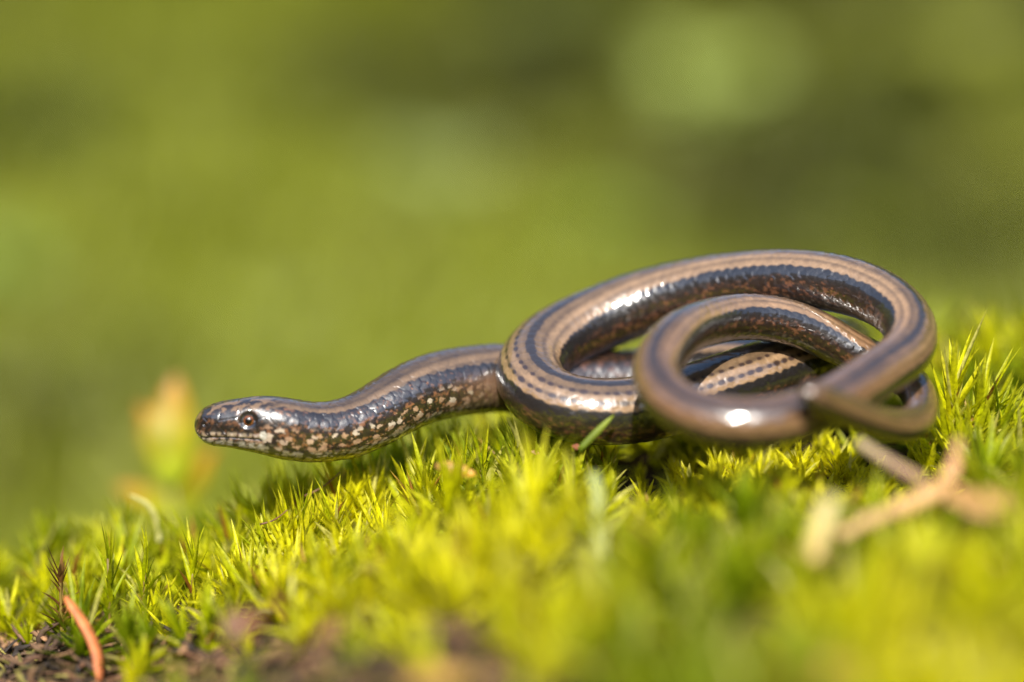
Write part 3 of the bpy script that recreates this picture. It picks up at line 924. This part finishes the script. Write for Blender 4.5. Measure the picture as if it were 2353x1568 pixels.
def litter_leaf(name, px, py, Y, lng, wid, dirn, nrm, color, label, color_end=None, cat='leaf', group=None, curl=0.25):
    """dry leaf fragment: an uneven, cupped sheet with thickness"""
    c = at(px, py, Y)
    d = np.asarray(dirn, float); d /= np.linalg.norm(d)
    nn = np.asarray(nrm, float); nn -= d * np.dot(nn, d); nn /= np.linalg.norm(nn)
    s = np.cross(nn, d)
    nu, nw = 12, 7
    u = np.linspace(0, 1, nu); w = np.linspace(-1, 1, nw)
    k = RNG.integers(1000)
    hw = wid / 2 * np.sin(math.pi * np.clip(u * 0.92 + 0.05, 0, 1)) ** 0.7 * (0.85 + 0.4 * vnoise(u * 5, u * 0, k))
    U, W = np.meshgrid(u, w, indexing='ij')
    hgt = curl * wid * (W ** 2) * 0.5 + 0.25 * wid * (vnoise(U * 3, W * 2, k + 1) - 0.5) - curl * lng * 0.4 * (U - 0.5) ** 2
    v = c + ((U - 0.5) * lng)[..., None] * d + (W * hw[:, None])[..., None] * s + hgt[..., None] * nn
    v = v.reshape(-1, 3)
    q = np.arange(nu * nw).reshape(nu, nw)
    f = np.stack([q[:-1, :-1], q[1:, :-1], q[1:, 1:], q[:-1, 1:]], -1).reshape(-1, 4)
    v2 = np.concatenate([v, v - nn * 0.15])
    rim = np.concatenate([q[0], q[1:, -1], q[-1, -2::-1], q[-2:0:-1, 0]])
    m_ = nu * nw
    rf = np.stack([rim, np.roll(rim, -1), np.roll(rim, -1) + m_, rim + m_], 1)
    wt = np.tile(U.reshape(-1), 2)[:, None]
    cc = np.array(color) * (1 - wt) + np.array(color_end if color_end is not None else color) * wt
    o = mesh_from(name, v2, np.concatenate([f, f[:, ::-1] + m_, rf]), M_STRAW, None, colors=cc)
    return tag(o, label, cat, group)


litter_leaf('dry_leaf', 2300, 1165, -52, 15, 6.5, (1, 0.1, -0.1), (0, -0.5, 1), (0.40, 0.23, 0.08), 'peach-brown dry leaf lying beyond the fork of the twig')
litter_leaf('dry_leaf', 1870, 1555, -98, 12, 6, (1, 0.2, 0.1), (0, -0.6, 1), (0.55, 0.27, 0.08), 'blurred orange dry leaf lying low in front among yellow moss')
litter_leaf('dry_leaf', 1010, 1562, -86, 9, 4, (1, 0.3, 0), (0, -0.5, 1), (0.40, 0.24, 0.05), 'ochre dry leaf half sunk in the moss in front of the animal')
litter_leaf('leaf_fragment', 962, 1268, -30, 3.2, 2.6, (0.2, 0.1, 1), (0, -1, 0.3), (0.20, 0.06, 0.018), 'dark red-brown leaf fragment caught upright in green moss', cat='leaf fragment')
litter_leaf('leaf_fragment', 560, 1435, -60, 6, 4, (0.8, 0.2, 0.3), (0, -0.8, 0.7), (0.15, 0.055, 0.012), 'rusty brown leaf fragment set in bright moss below the head', cat='leaf fragment')
litter_leaf('leaf_fragment', 1328, 1028, -10, 1.8, 0.8, (1, 0, -0.2), (0, -0.8, 0.6), (0.26, 0.06, 0.015), 'tiny red-brown scrap at the foot of the short green blade', cat='leaf fragment')
litter_leaf('leaf_fragment', 1230, 1040, -6, 1.4, 0.6, (1, 0, -0.3), (0, -0.8, 0.6), (0.22, 0.07, 0.02), 'tiny brown scrap in the moss under the dotted coil', cat='leaf fragment')
for px, py, Y, cc in ((860, 1305, -34, (0.16, 0.07, 0.02)), (1240, 1400, -62, (0.22, 0.12, 0.04)), (1345, 1340, -44, (0.15, 0.07, 0.025)), (1690, 1300, -56, (0.13, 0.06, 0.02)),
                      (760, 1450, -62, (0.24, 0.12, 0.05)), (1480, 1490, -86, (0.22, 0.14, 0.04)), (2060, 1330, -74, (0.26, 0.14, 0.05)), (2260, 1290, -66, (0.36, 0.18, 0.06)),
                      (1600, 1400, -72, (0.14, 0.07, 0.025)), (640, 1380, -46, (0.15, 0.06, 0.02))):
    p = at(px, py, Y)
    litter_leaf('leaf_flake', px, py, Y, RNG.uniform(2.5, 5), RNG.uniform(1.8, 3), RNG.normal(0, 1, 3) * (1, 0.6, 0.4), (0, -0.6, 1), cc, 'small brown leaf flake caught among the foreground moss shoots', cat='leaf flake', group='brown leaf flakes in the foreground moss')
for a, b_, c_, lab in (((700, 1140, 0), (740, 1120, 0.5), (782, 1085, 1), 'thin brown dry stalk slanting up under the throat'),
                       ((598, 1205, -7), (628, 1196, -7), (660, 1172, -7), 'wiry dark hair-like stalk curving over the moss')):
    o = tube('dry_stalk', path(a, b_, c_), np.linspace(0.16, 0.09, 14), M_TWIG, None, (0.14, 0.06, 0.025), 7)
    tag(o, lab, 'stalk')

# brown crumbs of litter where the moss thins out
lv, lf, lc, off = [], [], [], 0
for i in range(5200):
    x, y = RNG.uniform(-95, 5), RNG.uniform(-95, 5)
    bare = smooth(12, -4, y - bare_edge(x))
    if RNG.random() > bare:
        continue
    z = float(ground_z(x, y))
    ln_ = RNG.uniform(1.0, 5.5); th = RNG.uniform(0.15, 0.6)
    a = RNG.uniform(0, 6.28); e = RNG.normal(0.1, 0.35)
    d = np.array([math.cos(a) * math.cos(e), math.sin(a) * math.cos(e), math.sin(e)])
    p0 = np.array([x, y, z + RNG.uniform(0.2, 2.2)])
    bend = RNG.normal(0, 0.12, 3) * ln_
    pts = np.array([p0, p0 + d * ln_ * 0.35 + bend * 0.7, p0 + d * ln_ * 0.7 + bend, p0 + d * ln_])
    v, f = tube_arrays(pts, [th * 0.6, th, th * 0.9, th * 0.4], 6, RNG.uniform(0.35, 1), 0.25, i % 97)
    cc = [(0.055, 0.030, 0.016), (0.11, 0.06, 0.030), (0.025, 0.016, 0.011), (0.24, 0.13, 0.06), (0.18, 0.15, 0.03), (0.15, 0.07, 0.035)][int(RNG.integers(6))]
    lv.append(v); lf.append([g + off for g in f]); lc.append(np.repeat(np.array([cc]) * RNG.uniform(0.7, 1.3), len(v), 0))
    off += len(v)
o = mesh_from('forest_litter', np.concatenate(lv), [np.concatenate([f[0] for f in lf]), np.concatenate([f[1] for f in lf])], M_BARK, colors=np.concatenate(lc))
tag(o, 'dark brown crumbly needle and bark litter in front of the moss', 'litter', kind='stuff')


# ---------------------------------------------------------------- behind the cushion, out of focus
def broad_leaf(name, base, d, nrm, lng, wid, color, color_end, parent):
    """leaf with midrib fold, droop and thickness"""
    d = np.asarray(d, float); d /= np.linalg.norm(d)
    nn = np.asarray(nrm, float); nn -= d * np.dot(nn, d); nn /= np.linalg.norm(nn)
    s = np.cross(nn, d)
    nu, nw = 11, 5
    U, W = np.meshgrid(np.linspace(0, 1, nu), np.linspace(-1, 1, nw), indexing='ij')
    hw = wid / 2 * (np.sin(math.pi * U ** 0.85) ** 0.8)
    h = np.abs(W) * hw * 0.3 - 0.22 * lng * U ** 2 + 0.02 * lng * np.sin(U * 17) * np.abs(W)
    v = (np.asarray(base) + (U * lng)[..., None] * d + (W * hw)[..., None] * s + h[..., None] * nn).reshape(-1, 3)
    q = np.arange(nu * nw).reshape(nu, nw)
    f = np.stack([q[:-1, :-1], q[1:, :-1], q[1:, 1:], q[:-1, 1:]], -1).reshape(-1, 4)
    m_ = nu * nw
    wt = np.tile(U.reshape(-1) ** 1.5, 2)[:, None]
    cc = np.array(color) * (1 - wt) + np.array(color_end) * wt
    return mesh_from(name, np.concatenate([v, v - nn * 0.12]), np.concatenate([f, f[:, ::-1] + m_]), M_LEAF, parent, colors=cc)


def leafy_plant(px, py, Y, spec, color, color_end, label, cat='plant', name='leafy_plant', group=None):
    """stem with leaves; spec: list of (height fraction, azimuth deg, elevation deg, length, width)"""
    p = at(px, py, Y)
    g = float(ground_z(p[0], p[1]))
    h = max(p[2] - g, 6)
    root = empty(name, (p[0], p[1], g))
    tag(root, label, cat, group)
    pts = np.array([[p[0] + 0.06 * h * math.sin(3 * u), p[1], g - 2 + (h + 2) * u] for u in np.linspace(0, 1, 10)])
    tube('stem', pts, np.linspace(0.9, 0.5, 10), M_TWIG, root, (0.12, 0.11, 0.03), 8)
    for fr, az, el, lg, wd in spec:
        a, e = math.radians(az), math.radians(el)
        d = np.array([math.cos(a) * math.cos(e), math.sin(a) * math.cos(e), math.sin(e)])
        nr_ = np.array([-math.cos(a) * math.sin(e), -math.sin(a) * math.sin(e), math.cos(e)]) + np.array([0, -0.6, 0.2])
        b0 = pts[int(round(fr * 9))]
        broad_leaf('leaf', b0, d, nr_, lg, wd, color, color_end, root)
    return root


# young shoot with an orange-tipped leaf behind the head
leafy_plant(385, 1120, 74, [(1.0, 80, 84, 20, 9), (1.0, 150, 74, 16, 7), (0.9, 20, 70, 15, 7), (0.9, 168, 38, 13, 7), (0.8, 160, 58, 11, 5), (0.6, 185, 22, 12, 6), (0.6, 0, 30, 11, 5)],
            (0.31, 0.38, 0.006), (0.46, 0.19, 0.015), 'blurred yellow-green seedling with orange-tipped leaves behind the head', 'seedling', 'seedling')

# tufts of grass and herbs covering the lower stretch behind
lists, tints = [], []
BY = 60 + 1750 * RNG.random(14000) ** 0.95
BX = RNG.uniform(-1, 1, 14000) * (120 + 0.30 * (BY + 420))
ok = ~((BY < 90) & (BX < 40))
BX, BY = BX[ok], BY[ok]
BZ, BIG = ground_z(BX, BY), 0.6 + 0.8 * fbm(BX / 120, BY / 120, 301)
ZA, ZB = fbm(BX / 150, BY / 150, 311), vnoise(BX / 80, BY / 80, 317)
for X, Y, z, big, zone, zone2 in zip(BX, BY, BZ, BIG, ZA, ZB):
    nl = 9
    lists.append(shoot_leaves(X, Y, z - 1, 7 * big, nl, 21 * big, 3.0, RNG, None, (1.3, 0.4)))
    w = np.clip(0.56 + (zone - 0.5) * 3.6 + 0.5 * (zone2 - 0.5) + RNG.normal(0, 0.12, nl), 0, 1)[:, None]
    c = np.array((0.058, 0.066, 0.005)) * (1 - w) + np.array((0.285, 0.315, 0.018)) * w
    tints.append(np.where(RNG.random((nl, 1)) < 0.06 + 0.16 * (zone2 < 0.25), np.array((0.20, 0.165, 0.06)), c))
gr = build_blades('grass', lists, tints, M_LEAF, 3, cull=False, tipc=(0.20, 0.24, 0.03))
tag(gr, 'blurred olive-green grass and herbs covering the ground behind', 'grass', kind='stuff')

def meet(px, py, lift):
    """depth at which the line of sight comes down to a given height above the ground"""
    for Y in np.arange(70, 5000, 6.0):
        p = at(px, py, Y)
        if p[2] < float(ground_z(p[0], p[1])) + lift:
            return Y
    return 1500.0


rosette = lambda k, lg, wd, e0=18: [(1.0, k * 40 + i * 360 / 7, e0 + 10 * (i % 3), lg * (0.85 + 0.1 * (i % 4)), wd) for i in range(7)]
for px, py, lg, wd, c0, c1, lab in (
        (1640, 215, 24, 20, (0.44, 0.53, 0.12), (0.48, 0.55, 0.16), 'bright pale-green leafy plant standing far behind the coils, above its twin'),
        (1650, 275, 19, 16, (0.48, 0.58, 0.14), (0.52, 0.60, 0.19), 'bright pale-green leafy plant far behind the coils, lower of a pair'),
        (1010, 430, 22, 17, (0.30, 0.36, 0.10), (0.34, 0.39, 0.14), 'dull grey-green leafy plant far behind the raised neck'),
        (580, 770, 18, 13, (0.34, 0.38, 0.11), (0.38, 0.42, 0.15), 'soft sage-green leafy plant behind the head'),
        (0, 640, 20, 15, (0.24, 0.34, 0.07), (0.28, 0.38, 0.10), 'blurred mid-green leafy plant behind on the empty side'),
        (1960, 560, 16, 12, (0.28, 0.34, 0.01), (0.33, 0.38, 0.02), 'vivid green leafy plant just behind the top of the big coil'),
        (1400, 560, 20, 15, (0.24, 0.36, 0.04), (0.28, 0.40, 0.06), 'leaf-green plant behind the rising back of the big coil'),
        (450, 200, 22, 17, (0.20, 0.22, 0.02), (0.23, 0.25, 0.03), 'olive leafy plant in the far distance behind the head'),
        (60, 330, 30, 22, (0.045, 0.060, 0.006), (0.06, 0.075, 0.010), 'dark olive bushy plant on the far bank on the empty side'),  # dark leaves added to deepen the tone of the upper left corner
        (2180, 150, 30, 24, (0.26, 0.28, 0.03), (0.29, 0.31, 0.04), 'broad olive plant on the far bank past the tail'),
        (2330, 420, 24, 18, (0.22, 0.23, 0.03), (0.25, 0.26, 0.04), 'small olive plant on the far bank past the tail'),
        (1310, 60, 28, 20, (0.10, 0.12, 0.014), (0.12, 0.14, 0.018), 'dark green bushy plant on the far bank beyond the coils')):
    lg, wd = lg * 1.4, wd * 1.4
    lift = lg * 0.3
    leafy_plant(px, py, meet(px, py, lift), rosette(px % 7, lg, wd), c0, c1, lab)
